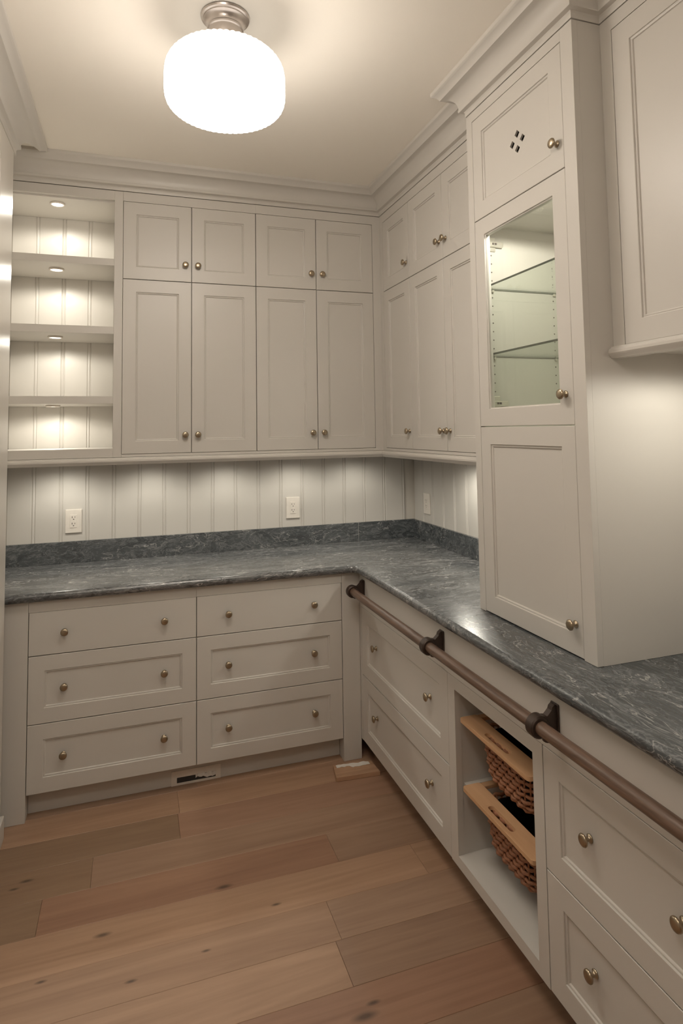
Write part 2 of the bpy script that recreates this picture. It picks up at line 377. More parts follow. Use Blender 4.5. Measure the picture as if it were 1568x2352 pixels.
# tongue-and-groove boards, each its own piece
PIT, G0 = 0.1269, -0.0645
def bead_mesh(z0, z1, kind):
    pr = [(0.0, -.0042), (.0028, 0), (.1085, 0), (.1112, -.0042), (.1128, -.0036), (.1162, -.0006), (.119, 0), (.1218, -.0006), (.1252, -.0036), (PIT, -.0042), (PIT, -.0108), (0, -.0108)]
    bm = bmesh.new(); h = z1-z0
    rows = []
    for z in (0, h):
        rows.append([bm.verts.new((u-.119, -n, z) if kind == 'B' else (-n, -(u-.119), z)) for u, n in pr])
    for k in range(len(pr)):
        j = (k+1) % len(pr); bm.faces.new((rows[0][k], rows[0][j], rows[1][j], rows[1][k]))
    bm.faces.new(rows[0]); bm.faces.new(rows[1][::-1])
    bmesh.ops.recalc_face_normals(bm, faces=bm.faces[:])
    me = bpy.data.meshes.new('beadboard'); bm.to_mesh(me); bm.free(); me.materials.append(PAINT); return me
full = bead_mesh(0.93, 2.73, 'B'); short = bead_mesh(0.93, 1.46, 'B'); sideb = bead_mesh(0.93, 1.46, 'R')
for k in range(18):
    x = G0-PIT*k
    if x-.119 < AL: continue
    link('beadboard', full if x < -1.62 else short, (x, 0, 0.93), wall_back)
for k in range(12):
    y = -0.0125-0.119-PIT*k+0.119
    link('beadboard', sideb, (0, -0.135-PIT*k, 0.93), wall_right)

# crown mouldings
cprof = [(-0.018, CR+.003), (0.0015, CR+.003), (0.0025, CR+.005), (0.0025, 2.764), (0.006, 2.7685), (0.013, 2.7705), (0.0205, 2.7715), (0.0215, 2.773), (0.0222, 2.7825), (0.020, 2.7845)]
for i in range(1, 10):
    a = i/9*math.pi/2; cprof.append((0.020+0.052*(1-math.cos(a)), 2.7845+0.053*math.sin(a)))
cprof += [(0.0755, 2.8435), (0.082, 2.8520), (0.090, 2.8575), (0.0960, 2.8600), (0.0985, 2.8625), (0.0990, 2.8756), (-0.018, 2.8756)]
crown_path = [(-0.0, -3.04), (NX, -3.04), (NX, TY2), (TX, TY2), (TX, TY1), (RU, TY1), (RU, DU), (AL, DU)]
struct(sweep('trim_1', crown_path, cprof, PAINT))
lends = []
for d, z in cprof: lends.append(0.02 if z < 2.786 else 0.02+0.20*min(1, max(0, d-.02)/.07))
struct(sweep('trim_2', [(LW+.0012, -0.66), (LW+.0012, REAR)], [(d, z if z > CR+.006 else z-.004) for d, z in cprof], PAINT, starts=[-e for e in lends]))

# light rail under the upper cabinets
def lrprof(z): return [(-0.020, z), (0.009, z), (0.012, z+.005), (0.016, z+.009), (0.0195, z+.015), (0.0195, z+.022), (0.016, z+.027), (0.011, z+.029), (0.010, z+.0335), (-0.020, z+.0335)]
struct(sweep('trim_3', [(RU, TY1+.0005), (RU, DU), (AL, DU)], lrprof(1.4188), PAINT))
struct(sweep('trim_4', [(NX, -3.04), (NX, TY2-.0005)], lrprof(1.757), PAINT))

# ------------------------------------------------------------------ upper cabinets, back wall
def carcass(face, u0, u1, v0, v1, depth, parent, n1=-0.023):
    return face.box('carcass', u0, u1, v0, v1, -depth, n1, PAINT, parent, 0)
def make_back_upper(u0, um, u1, label, corner=False):
    t = thing('upper_cabinet', label, 'cabinet', ((u0+u1)/2, DU/2, 1.4365), 'shaker upper cabinets on the back wall')
    carcass(BACK, u0+.0005, u1-.0005, 1.4365, CR, -DU-.002, t)
    ue = RU if corner else u1
    BACK.box('face_frame', u0+.0003, ue, UZ[0], CR, -0.0225, 0, PAINT, t, 0)
    BACK.box('face_frame', u0+.0003, ue, 1.4535, UZ[2], -0.0195, 0, PAINT, t, 0)
    if corner: BACK.box('face_frame', u1, ue, UZ[2], UZ[0], -0.0225, 0, PAINT, t, 0)
    for (a, b, side) in ((u0, um, 1), (um, u1, -1)):
        ku = b-.0305 if side > 0 else a+.0305
        door(BACK, a, b, UZ[1], UZ[0], t, knobs=[(ku, 2.398)])
        door(BACK, a, b, UZ[2], UZ[1], t, knobs=[(ku, 1.5545)])
    return t
make_back_upper(UX[0], UX[1], UX[2], 'grey painted four-door upper cabinet next to the lit open shelves')
make_back_upper(UX[2], UX[3], UX[4], 'grey painted four-door upper cabinet on the back wall ending at the corner', True)

# open shelf unit
t = thing('open_shelf_unit', 'tall open shelf unit with three shelves and lit bays left of the doors', 'shelf unit', ((AL-1.6736)/2, DU/2, 1.4365))
sh = BACK
sh.box('face_frame', -1.7126, UX[0], 1.4535, CR, -0.0225, 0, PAINT, t)
sh.box('face_frame', AL+.001, -1.7126, 2.70, CR, -0.0225, 0, PAINT, t)
sh.box('face_frame', AL+.001, -1.7126, 1.4535, 1.496, -0.0225, 0, PAINT, t)
box('side_panel', -1.7126, -1.6745, DU+.0225, -.0015, 1.4365, CR, PAINT, t)
box('side_panel', AL+.001, AL+.008, DU+.0225, -.0015, 1.4365, CR, PAINT, t)
box('top_panel', AL+.008, -1.7126, DU+.0225, -.0015, 2.692, 2.712, PAINT, t)
box('bottom_panel', AL+.008, -1.7126, DU+.0225, -.0015, 1.460, 1.496, PAINT, t)
for (a, b) in ((2.375, 2.409), (2.042, 2.078), (1.708, 1.744)): box('shelf', AL+.008, -1.7126, DU+.001, -.0015, a, b, PAINT, t)

# puck lights
def puck(loc, label, watts, group, spot=174, blend=0.35, r=0.034):
    th = thing('puck_light', label, 'light', loc, group)
    x, y, z = loc
    bm = bmesh.new(); lathe(bm, [(r*.78, -.006), (r*.86, -.0085), (r, -.007), (r, 0), (r*.78, 0), (r*.78, -.006)], 28, Matrix.Translation(loc)); fin('housing_ring', bm, PLASTIC, th, smooth=True)
    bm = bmesh.new(); lathe(bm, [(r*.77, -.001), (r*.77, -.0055), (r*.6, -.0068), (0, -.0072)], 24, Matrix.Translation(loc)); fin('lens', bm, LENS, th, smooth=True)
    ld = bpy.data.lights.new('puck_lamp', 'SPOT'); ld.energy = watts; ld.color = LED_COL; ld.spot_size = math.radians(spot); ld.spot_blend = blend; ld.shadow_soft_size = 0.02
    lo = bpy.data.objects.new('puck_lamp', ld); C.objects.link(lo); lo.parent = th; lo.location = (0, 0, -0.030)
    return th
for (px, py, pz, nm) in ((-1.978, -.238, 2.692, 'in the ceiling of the top open bay'), (-1.981, -.208, 2.375, 'under the highest open shelf'), (-1.983, -.201, 2.042, 'under the middle open shelf'), (-1.991, -.180, 1.708, 'under the lowest open shelf')):
    puck((px, py, pz), 'small round lit puck light '+nm, SHELF_W*(1.0 if pz > 2.5 else 0.8 if pz > 2.3 else 0.66), 'puck lights in the open shelves')
for (px, nm) in ((-1.95, 'below the open shelf unit'), (-1.53, 'below the first pair of doors'), (-1.14, 'below the middle doors of the back wall'), (-0.76, 'below the last pair of back wall doors'), (-0.40, 'in the back corner')):
    puck((px, -.20, 1.4365), 'under-cabinet puck light behind the moulding '+nm, UNDER_W*(.75 if px > -.5 else 1.3 if px < -1.8 else .95), 'under-cabinet lights', 168, 0.7)
puck((-.19, -.82, 1.4365), 'under-cabinet puck light halfway along the right wall', UNDER_W*1.9, 'under-cabinet lights', 168, 0.7)
puck((-.19, -1.27, 1.4365), 'under-cabinet puck light beside the glass-door cabinet', UNDER_W*1.9, 'under-cabinet lights', 168, 0.7)

# ------------------------------------------------------------------ upper cabinet, right wall
t = thing('upper_cabinet', 'six-door upper cabinet on the right wall between corner and glass-door cabinet', 'cabinet', (RU/2, (DU+TY1)/2, 1.4365))
RIGHT.box('carcass', -DU, -TY1-.0006, 1.4365, CR, RU+.002, -0.023, PAINT, t, 0)
RIGHT.box('face_frame', -DU+.0002, -TY1-.0005, UZ[0], CR, -0.0225, 0, PAINT, t, 0)
RIGHT.box('face_frame', -DU+.0002, -TY1-.0005, 1.4535, UZ[2], -0.0195, 0, PAINT, t, 0)
RIGHT.box('face_frame', -DU+.0002, 0.3885, UZ[2], UZ[0], -0.0225, 0, PAINT, t, 0)
RIGHT.box('face_frame', 1.432, -TY1-.0005, UZ[2], UZ[0], -0.0225, 0, PAINT, t, 0)
for (a, b, ku) in ((.3885, .722, .6915), (.722, 1.0781, 1.0475), (1.0781, 1.432, 1.1087)):
    door(RIGHT, a, b, UZ[1], UZ[0], t, knobs=[(ku, 2.398)])
    door(RIGHT, a, b, UZ[2], UZ[1], t, knobs=[(ku, 1.5555)])

# ------------------------------------------------------------------ tower cabinet standing on the counter
t = tower = thing('tower_cabinet', 'tall cabinet standing on the counter with a glass door in its middle', 'cabinet', (TX/2, (TY1+TY2)/2, CT+.0005))
zb = CT+.0008
box('side_panel', TX+.0206, -.0015, TY1-.018, TY1-.0002, zb, CR, PAINT, t, 0)
box('side_panel', TX+.0206, -.0015, TY2+.0002, TY2+.018, zb, CR, PAINT, t, 0)
box('back_panel', -.012, -.0015, TY2+.018, TY1-.018, zb, CR, PAINT, t, 0)
for (a, b) in ((zb, zb+.018), (1.548, 1.566), (2.323, 2.341), (CR-.018, CR)): box('divider', TX+.0225, -.012, TY2+.018, TY1-.018, a, b, PAINT, t, 0)
TOW.box('face_frame', -TY1, 1.5131, zb, CR, -.0205, 0, PAINT, t, 0.0008)
TOW.box('face_frame', 2.0264, -TY2, zb, CR, -.0205, 0, PAINT, t, 0.0008)
TOW.box('face_frame', 1.5131, 2.0264, 2.7098, CR, -.0205, 0, PAINT, t, 0)
HC = (1.7845, 2.5145)
door(TOW, 1.5131, 2.0264, 2.326, 2.7098, t, knobs=[(1.996, 2.409)], holes=[(HC[0]+a*.0285, HC[1]+b*.0258, .0140) for a, b in ((0, 1), (1, 0), (0, -1), (-1, 0))])
door(TOW, 1.5131, 2.0264, 1.5704, 2.326, t, knobs=[(1.992, 1.661)], glass=True)
door(TOW, 1.5131, 2.0264, .918, 1.5704, t, knobs=[(1.996, 1.007)])
# hinges on the far inner side
for hz, ml in ((2.254, 1), (1.655, 0)):
    h = box('hinge', TX+.058, TX+.124, TY1-.034, TY1-.0185, hz-.010, hz+.010, HINGE, t, 0.002, label='nickel concealed hinge')
    box('mounting_plate', TX+.068, TX+.096, TY1-.024, TY1-.0183, hz-.026, hz+.028, HINGE, h, 0.002)
    box('screw', TX+.076, TX+.083, TY1-.0365, TY1-.033, hz-.003, hz+.004, SLOT, h, 0)
    box('screw', TX+.087, TX+.094, TY1-.0365, TY1-.033, hz-.003, hz+.004, SLOT, h, 0)
    box('hinge_arm', TX+.0225, TX+.060, TY1-.046, TY1-.024, hz-.008, hz+.008, HINGE, h, 0.002)
bm = bmesh.new(); lathe(bm, [(0.0, 0), (.0027, 0), (.0027, .0006), (0, .0006)], 10, Matrix.Rotation(math.radians(90), 4, 'X'))
bmesh.ops.recalc_face_normals(bm, faces=bm.faces[:]); pin_me = bpy.data.meshes.new('pin_hole'); bm.to_mesh(pin_me); bm.free(); pin_me.materials.append(SLOT)
z = 1.70
while z < 2.235:
    if min(abs(z-2.083), abs(z-1.831)) > .012:
        for px in (-.346, -.075): link('pin_hole', pin_me, (px, TY1-.0181, z), tower)
    z += 0.0321
for (sz, nm) in ((2.0805, 'upper'), (1.8285, 'lower')):
    bm = bmesh.new(); abox(bm, TX+.0335, -.016, TY2+.020, TY1-.020, sz, sz+.007)
    bm.normal_update()
    for f in bm.faces:
        if abs(f.normal.z) < .5: f.material_index = 1
    o = fin('glass_shelf', bm, [SHELFG, SHELFEDGE]); tag(o, nm+' glass shelf behind the glass door of the counter cabinet', 'glass shelf', 'glass shelves')
    for px in (-.346, -.075): box('shelf_pin', px-.004, px+.004, TY1-.027, TY1-.0182, sz-.008, sz-.0005, HINGE, tower, 0.001)
puck((-.366, -1.81, 2.323), 'puck light inside the glass-door cabinet', TOWER_W, 'cabinet interior light', 177, 0.12, 0.02)

# ------------------------------------------------------------------ near upper cabinet at the right edge
t = thing('upper_cabinet', 'short upper cabinet at the right edge hung above the counter', 'cabinet', (NX/2, (TY2-3.04)/2, 1.775))
NEAR.box('carcass', -TY2+.0005, 3.04, 1.7755, CR, NX+.002, -.023, PAINT, t, 0)
NEAR.box('face_frame', -TY2+.0005, 2.1229, 1.791, 2.704, -.0225, 0, PAINT, t, 0)
NEAR.box('face_frame', -TY2+.0005, 3.04, 2.704, CR, -.0225, 0, PAINT, t, 0)
NEAR.box('face_frame', 3.0, 3.04, 1.791, 2.704, -.0225, 0, PAINT, t, 0)
door(NEAR, 2.1229, 2.5615, 1.7906, 2.704, t, fw=.064, knobs=[(2.531, 1.875)])
door(NEAR, 2.5615, 3.0, 1.7906, 2.704, t, fw=.064, knobs=[(2.592, 1.875)])

puck((-.17, -2.36, 1.7755), 'under-cabinet puck light below the short cabinet at the right edge', 4.2, 'under-cabinet lights')
puck((-.17, -2.80, 1.7755), 'under-cabinet puck light at the near end of the right-edge cabinet', 4.2, 'under-cabinet lights')

# ------------------------------------------------------------------ countertop
CY_, CX_ = -0.626, -0.604; CEND = -2.70
ct = thing('countertop', 'L-shaped grey veined stone countertop with low stone upstand', 'countertop', (-.6, -.3, CTB+.0005))
def nose(bm_path, name, mat, path, inner):
    """path: front edge polyline with the outside to the left; slab between front edge and inner polyline"""
    zt, zbm = CT, CTB+.0008; r = (zt-zbm)/2; prof = []
    for i in range(9):
        a = -math.pi/2+math.pi*i/8; prof.append((-r*.8+r*.8*math.cos(a), (zt+zbm)/2+r*math.sin(a)))
    n = len(path); bm = bmesh.new(); rows = []
    def nrm(a, b): t_ = Vector((b[0]-a[0], b[1]-a[1])).normalized(); return Vector((-t_.y, t_.x))
    for i, pt in enumerate(path):
        if i == 0: m = nrm(path[0], path[1])
        elif i == n-1: m = nrm(path[-2], path[-1])
        else: n1, n2 = nrm(path[i-1], path[i]), nrm(path[i], path[i+1]); m = n1+n2; m = m/m.length_squared*2
        q = [bm.verts.new((inner[i][0], inner[i][1], zbm))]
        q += [bm.verts.new((pt[0]+m.x*d, pt[1]+m.y*d, z_)) for d, z_ in prof]
        q.append(bm.verts.new((inner[i][0], inner[i][1], zt))); rows.append(q)
    for a, b in zip(rows, rows[1:]):
        for k in range(len(a)):
            j = (k+1) % len(a)
            if (a[k].co-a[j].co).length < 1e-6 and (b[k].co-b[j].co).length < 1e-6: continue
            bm.faces.new((a[k], a[j], b[j], b[k]))
    bm.faces.new(rows[0]); bm.faces.new(rows[-1][::-1])
    o = fin(name, bm, mat, ct); autosmooth(o, 30); return o
SEAM = -1.553
front = [(CX_, SEAM+.0004)]; inner = [(-.0005, SEAM+.0004)]
R0 = 0.035
for i in range(7):     # rounded inner corner of the L
    a = math.pi/2*i/6; cxr, cyr = CX_-R0, CY_-R0
    front.append((cxr+R0*math.cos(a), cyr+R0*math.sin(a))); inner.append((-.0005, -.0005))
front.append((AL+.001, CY_)); inner.append((AL+.001, -.0005))
inner[1] = (-.0005, CY_-R0); inner[-2] = (CX_-R0, -.0005)
nose(None, 'stone_slab', STONE_A, front, inner)
nose(None, 'stone_slab', STONE_B, [(CX_, CEND), (CX_, SEAM-.0004)], [(-.0005, CEND), (-.0005, SEAM-.0004)])
box('upstand', AL+.001, -.3652, -.0145, -.0005, CT+.0003, 1.0224, STONE_SHADED, ct, 0.001)
box('upstand', -.3644, -.0005, -.0145, -.0005, CT+.0003, 1.0224, STONE_SHADED, ct, 0.001)
box('upstand', -.0145, -.0005, TY1+.0005, -.015, CT+.0003, 1.0224, STONE_SHADED, ct, 0.001)
box('upstand', -.0145, -.0005, CEND, TY2-.0005, CT+.0003, 1.0224, STONE_SHADED, ct, 0.001)
box('joint_filler', -.3652, -.3644, -.0142, -.001, CT+.0003, 1.022, WHITEP, ct, 0)

# ------------------------------------------------------------------ base cabinets, back wall
def base_unit(x0, x1, label, left=False, right=False):
    t = thing('base_cabinet', label, 'cabinet', ((x0+x1)/2, DB/2, 0), 'three-drawer base cabinets')
    BASEB.box('carcass', x0+.0005, x1-.0005, BZ[3]+.002, CTB, DB+.002, -.023, PAINT, t, 0)
    BASEB.box('toe_kick', (x0+.0005), x1-.0005, 0.0005, BZ[3]+.002, -.085, -.070, PAINT, t, 0)
    BASEB.box('face_frame', x0+.0003, x1-.0003, BZ[0], CTB, -.0225, 0, PAINT, t, 0)
    c = (x0+x1)/2; kd = .2005
    for i in range(3):
        door(BASEB, x0, x1, BZ[i+1], BZ[i], t, name='drawer_front', panel=i > 0, knobs=[(c-kd, (0.745, .5195, .2455)[i]), (c+kd, (0.745, .5195, .2455)[i])])
    if left: BASEB.box('corner_post', LW-.02, x0-.0008, .0005, CTB, -.10, 0, PAINT, t, 0.001)
    if right: BASEB.box('corner_post', x1+.0008, RB, .0005, CTB, -.09, 0, PAINT, t, 0.001)
base_unit(BX[0], BX[1], 'three-drawer base cabinet at the left end of the back wall', left=True)
base_unit(BX[1], BX[2], 'three-drawer base cabinet beside the corner above the floor vent', right=True)

# ------------------------------------------------------------------ base cabinets, right wall
RT, RM, RBT = 0.718, 0.4015, 0.0956
apron = BASER.box('apron_board', -DB+.0005, 2.6540, RT, CTB, -.0225, 0, PAINT, None, 0.001)
tag(apron, 'long painted apron board under the stone edge carrying the brown rail', 'apron board')
def right_unit(u0, u1, label, k, stile0=0):
    t = thing('base_cabinet', label, 'cabinet', (RB/2, -(u0+u1)/2, 0), 'two-drawer base cabinets')
    BASER.box('carcass', u0+.0005, u1-.0005, RBT+.002, RT-.001, RB+.002, -.0236, PAINT, t, 0)
    BASER.box('toe_kick', u0+.0005, u1-.0005, .0005, RBT+.002, -.085, -.070, PAINT, t, 0)
    a = u0
    if stile0: BASER.box('face_frame', u0+.001, u0+stile0, RBT, RT-.0005, -.0225, 0, PAINT, t, 0); a = u0+stile0
    door(BASER, a, u1, RM, RT, t, name='drawer_front', fw=.063, knobs=[(k[0], .5725), (k[1], .5725)])
    door(BASER, a, u1, RBT, RM, t, name='drawer_front', fw=.063, knobs=[(k[0], .2635), (k[1], .2635)])
    return t
right_unit(-DB+.0005, 1.4903, 'two-drawer base cabinet between the corner post and the basket opening', (.788, 1.334), .0265)
t = right_unit(2.0272, 2.6535, 'two-drawer base cabinet at the right edge nearest the viewer', (2.195, 2.468))
e_ = box('end_panel', RB, -.0015, -2.684, -2.6545, .0005, CTB-.0005, PAINT, None, 0.001); tag(e_, 'painted end panel closing the right-hand run of base cabinets', 'panel')
# basket opening
t = bask = thing('basket_cabinet', 'open base cabinet holding two pull-out wicker baskets', 'cabinet', (RB/2, -1.7587, 0))
u0, u1, o0, o1, vb, vt = 1.4903, 2.0272, 1.5389, 1.9808, .1324, .6758
BASER.box('face_frame', u0+.0012, o0, RBT, RT-.001, -.0225, 0, PAINT, t, 0)
BASER.box('face_frame', o1, u1-.0012, RBT, RT-.001, -.0225, 0, PAINT, t, 0)
BASER.box('face_frame', o0, o1, vt, RT-.001, -.0225, 0, PAINT, t, 0)
BASER.box('face_frame', o0, o1, RBT, vb, -.0225, 0, PAINT, t, 0)
BASER.box('side_panel', u0+.001, o0-.004, RBT+.002, RT-.001, RB+.012, -.0225, PAINT, t, 0)
BASER.box('side_panel', o1+.004, u1-.001, RBT+.002, RT-.001, RB+.012, -.0225, PAINT, t, 0)
BASER.box('back_panel', u0+.001, u1-.001, RBT+.002, RT-.001, RB+.002, RB+.012, PAINT, t, 0)
BASER.box('bottom_panel', o0-.004, o1+.004, RBT+.002, vb-.001, RB+.012, -.0225, PAINT, t, 0)
BASER.box('top_panel', o0-.004, o1+.004, RT-.019, RT-.001, RB+.012, -.0225, PAINT, t, 0)
BASER.box('toe_kick', u0+.0005, u1-.0005, .0005, RBT+.002, -.085, -.070, PAINT, t, 0)

def rrect(hx, hy, r, n=5):
    pts = []
    for (sx, sy, a0) in ((1, 1, 0), (-1, 1, 90), (-1, -1, 180), (1, -1, 270)):
        for i in range(n+1):
            a = math.radians(a0+90*i/n); pts.append((sx*(hx-r)+r*math.cos(a), sy*(hy-r)+r*math.sin(a)))
    return pts
def tube(bm, pts, r, seg=5, closed=False):
    n = len(pts); rows = []
    for i in range(n):
        a = pts[i-1] if (closed or i) else pts[i]; b = pts[(i+1) % n] if (closed or i < n-1) else pts[i]
        tdir = (b-a).normalized(); up = Vector((0, 0, 1)) if abs(tdir.z) < .9 else Vector((1, 0, 0))
        s = tdir.cross(up).normalized(); u = s.cross(tdir)
        rows.append([bm.verts.new(pts[i]+(s*math.cos(2*math.pi*k/seg)+u*math.sin(2*math.pi*k/seg))*r) for k in range(seg)])
    for i in range(n if closed else n-1):
        a, b = rows[i], rows[(i+1) % n]
        for k in range(seg): bm.faces.new((a[k], a[(k+1) % seg], b[(k+1) % seg], b[k]))
    if not closed: bm.faces.new(rows[0]); bm.faces.new(rows[-1][::-1])
def board_with_slot(bm, x0, x1, y0, y1, z0, z1, r, slot):
    hx, hy = (x1-x0)/2, (y1-y0)/2; cx, cy = (x0+x1)/2, (y0+y1)/2
    outer = [(cx+a, cy+b) for a, b in rrect(hx, hy, r, 4)]
    sx0, sx1, sy0, sy1 = slot; sh_ = rrect((sx1-sx0)/2, (sy1-sy0)/2, (sx1-sx0)/2*.98, 4); hole = [((sx0+sx1)/2+a, (sy0+sy1)/2+b) for a, b in sh_]
    es = []
    for lp in (outer, hole):
        vs_ = [bm.verts.new((a, b, z1)) for a, b in lp]
        for i in range(len(vs_)): es.append(bm.edges.new((vs_[i], vs_[(i+1) % len(vs_)])))
    bmesh.ops.triangle_fill(bm, edges=es, use_beauty=True)
    ex = bmesh.ops.extrude_face_region(bm, geom=bm.faces[:])
    for v in ex['geom']:
        if isinstance(v, bmesh.types.BMVert): v.co.z -= (z1-z0)
def basket(zt, dy, label):
    b = thing('wicker_basket', label, 'basket', (-.33, -1.7587+dy, zt-.172), 'pull-out baskets in the base cabinet')
    ya, yb = -1.956+dy, -1.566+dy; yc = (ya+yb)/2
    xf, xb = RB+.001, -.06
    bm = bmesh.new(); board_with_slot(bm, xf, xf+.068, ya, yb, zt-.013, zt, .012, (xf+.016, xf+.037, yc-.066, yc+.066)); fin('front_board', bm, BOARDW, b, bevel=.003, seg=3)
    box('side_runner', xf+.069, xb-.0205, ya+.002, ya+.026, zt-.013, zt-.001, BOARDW, b, .002)
    box('side_runner', xf+.069, xb-.0205, yb-.026, yb-.002, zt-.013, zt-.001, BOARDW, b, .002)
    box('back_board', xb-.02, xb, ya+.002, yb-.002, zt-.013, zt-.001, BOARDW, b, .002)
    cx, depth = (xf+.040+xb-.02)/2, .172
    hx, hy = (xb-.02-(xf+.040))/2, (yb-ya)/2-.062
    bm = bmesh.new()
    def ring(h):      # h 0 top .. 1 bottom
        k = .014*h+.016*max(0, h-.75)*4*max(0, h-.75)*4
        return rrect(hx-k, hy-k, .045, 6)
    rowsn = 9
    def resample(pts, n):
        P = [Vector((a, c_, 0)) for a, c_ in pts]; P.append(P[0]); L_ = [0]
        for a, c_ in zip(P, P[1:]): L_.append(L_[-1]+(c_-a).length)
        out = []; k = 0
        for i in range(n):
            s = L_[-1]*i/n
            while L_[k+1] < s: k += 1
            f_ = (s-L_[k])/max(1e-9, L_[k+1]-L_[k]); q = P[k].lerp(P[k+1], f_); tdir = (P[k+1]-P[k]).normalized()
            out.append((q, Vector((tdir.y, -tdir.x, 0))))
        return out
    NS = 70
    for rr in range(rowsn):
        h = rr/(rowsn-1); pr = resample(ring(h), NS*2); pts = []
        for i, (q, nn) in enumerate(pr):
            off = .0045*math.sin(math.pi*i/2+math.pi/2+math.pi*rr)
            pts.append(Vector((cx+q.x+nn.x*off, yc+q.y+nn.y*off, zt-.014-h*(depth-.018))))
        tube(bm, pts, .0058, 5, True)
    for i in range(0, NS):
        pts = []
        for s in range(6):
            h = s/5; q, nn = resample(ring(h), NS)[i]
            pts.append(Vector((cx+q.x, yc+q.y, zt-.014-h*(depth-.018))))
        tube(bm, pts, .0036, 4)
    for g_ in range(14):   # woven base
        y = -hy+.05+(2*hy-.10)*g_/13
        tube(bm, [Vector((cx-hx+.05, yc+y, zt-depth+.004)), Vector((cx+hx-.05, yc+y, zt-depth+.004))], .005, 4)
    fin('wicker_weave', bm, WICKER, b, smooth=True, kind='stuff')
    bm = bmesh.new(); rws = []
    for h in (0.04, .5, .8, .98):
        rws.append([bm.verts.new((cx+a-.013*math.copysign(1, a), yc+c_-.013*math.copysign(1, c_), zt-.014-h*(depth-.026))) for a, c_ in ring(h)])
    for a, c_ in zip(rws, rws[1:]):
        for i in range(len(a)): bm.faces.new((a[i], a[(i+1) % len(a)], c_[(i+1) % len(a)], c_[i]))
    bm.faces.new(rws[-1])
    fin('inner_shell', bm, BASKET_BLACK, b, label='dark inside of the basket')
    for s_ in (1, -1):
        yw = -o0+.004 if s_ > 0 else -o1-.004
        box('slide_rail', RB+.030, -.05, min(yw, yw-s_*.018), max(yw, yw-s_*.018), zt-.026, zt-.0145, PAINT, bask, .001)
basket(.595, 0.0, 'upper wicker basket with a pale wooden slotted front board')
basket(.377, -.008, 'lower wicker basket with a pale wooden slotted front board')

# ------------------------------------------------------------------ rail on brackets
rx, rz, rr = RB-.058, .803, .0175
t = thing('hanging_rail', 'long round brown rail on dark bronze brackets along the right counter front', 'rail', (rx, -1.65, rz-.03))
bm = bmesh.new(); pts = [Vector((rx, y, rz)) for y in (-.648, -.66, -1.2, -1.9, -2.655, -2.665)]; tube(bm, pts, rr, 28); o = fin('rail_tube', bm, RAILW, t); autosmooth(o, 40)
def bracket(y):
    bm = bmesh.new(); w2 = .009
    # side outline in (x,z): wall flange, curved arm, ring round the tube
    P = [(RB-.0005, .850), (RB-.010, .851), (RB-.017, .846)]
    for i in range(5):
        a = i/4; P.append((RB-.020-.014*a-.006*math.sin(a*math.pi), .838-.012*a-.006*math.sin(a*math.pi)))
    for i in range(14):
        a = math.radians(75+ (255-75+50)*i/13); P.append((rx+.0265*math.cos(a), rz+.0265*math.sin(a)))
    P += [(RB-.024, .786), (RB-.010, .783), (RB-.0005, .780)]
    a_ = [bm.verts.new((px, y-w2, pz)) for px, pz in P]; b_ = [bm.verts.new((px, y+w2, pz)) for px, pz in P]
    for i in range(len(P)):
        j = (i+1) % len(P); bm.faces.new((a_[i], a_[j], b_[j], b_[i]))
    bm.faces.new(a_); bm.faces.new(b_[::-1])
    o = fin('bracket', bm, BRONZE, t, bevel=.003, seg=3)
    bm = bmesh.new(); rot = Matrix.Translation((rx, y-.016, rz)) @ Matrix.Rotation(math.radians(-90), 4, 'X')
    lathe(bm, [(rr, 0), (rr+.007, 0), (rr+.011, .004), (rr+.011, .028), (rr+.007, .032), (rr, .032), (rr, 0)], 28, rot)
    c_ = fin('collar', bm, BRONZE, o); autosmooth(c_, 40)
    bm = bmesh.new(); lathe(bm, [(0, 0), (.009, 0), (.0125, .003), (.0125, .012), (0, .012)], 14, Matrix.Translation((rx+.004, y-.034, rz-rr-.007))); fin('set_screw', bm, BRONZE, o, smooth=True)
    bm = bmesh.new(); abox(bm, RB-.006, RB-.0004, y-.016, y+.016, .776, .852); fin('flange', bm, BRONZE, o, bevel=.003, seg=3)
for y in (-.658, -1.462, -2.092, -2.62): bracket(y)

# ------------------------------------------------------------------ outlets
def outlet(face, u, v, label, pu=.039, pv=.0595):
    c = face(u, v, 0)
    t = thing('wall_outlet', label, 'outlet', c-Vector((0, 0, pv)), 'white outlets on the beadboard')
    face.box('cover_plate', u-pu, u+pu, v-pv, v+pv, .0002, .0075, PLASTIC, t, .0025, seg=3)
    r = face.box('receptacle', u-.0165, u+.0165, v-.033, v+.033, .0076, .0092, PLASTIC, t, .001)
    for dv in (.017, -.015):
        face.box('slot', u-.0085, u-.0055, v+dv-.001, v+dv+.008, .0088, .0095, SLOT, r, 0)
        face.box('slot', u+.0050, u+.0075, v+dv+.000, v+dv+.007, .0088, .0095, SLOT, r, 0)
        face.box('slot', u-.0025, u+.0025, v+dv-.010, v+dv-.005, .0088, .0095, SLOT, r, .001)
WB, WR = Face('B', 0.0), Face('R', 0.0)
outlet(WB, -1.906, 1.123, 'white wall outlet on the beadboard below the open shelves')
outlet(WB, -.756, 1.129, 'white wall outlet on the back beadboard nearer the corner')
outlet(WR, .190, 1.132, 'white wall outlet on the right wall beside the corner')

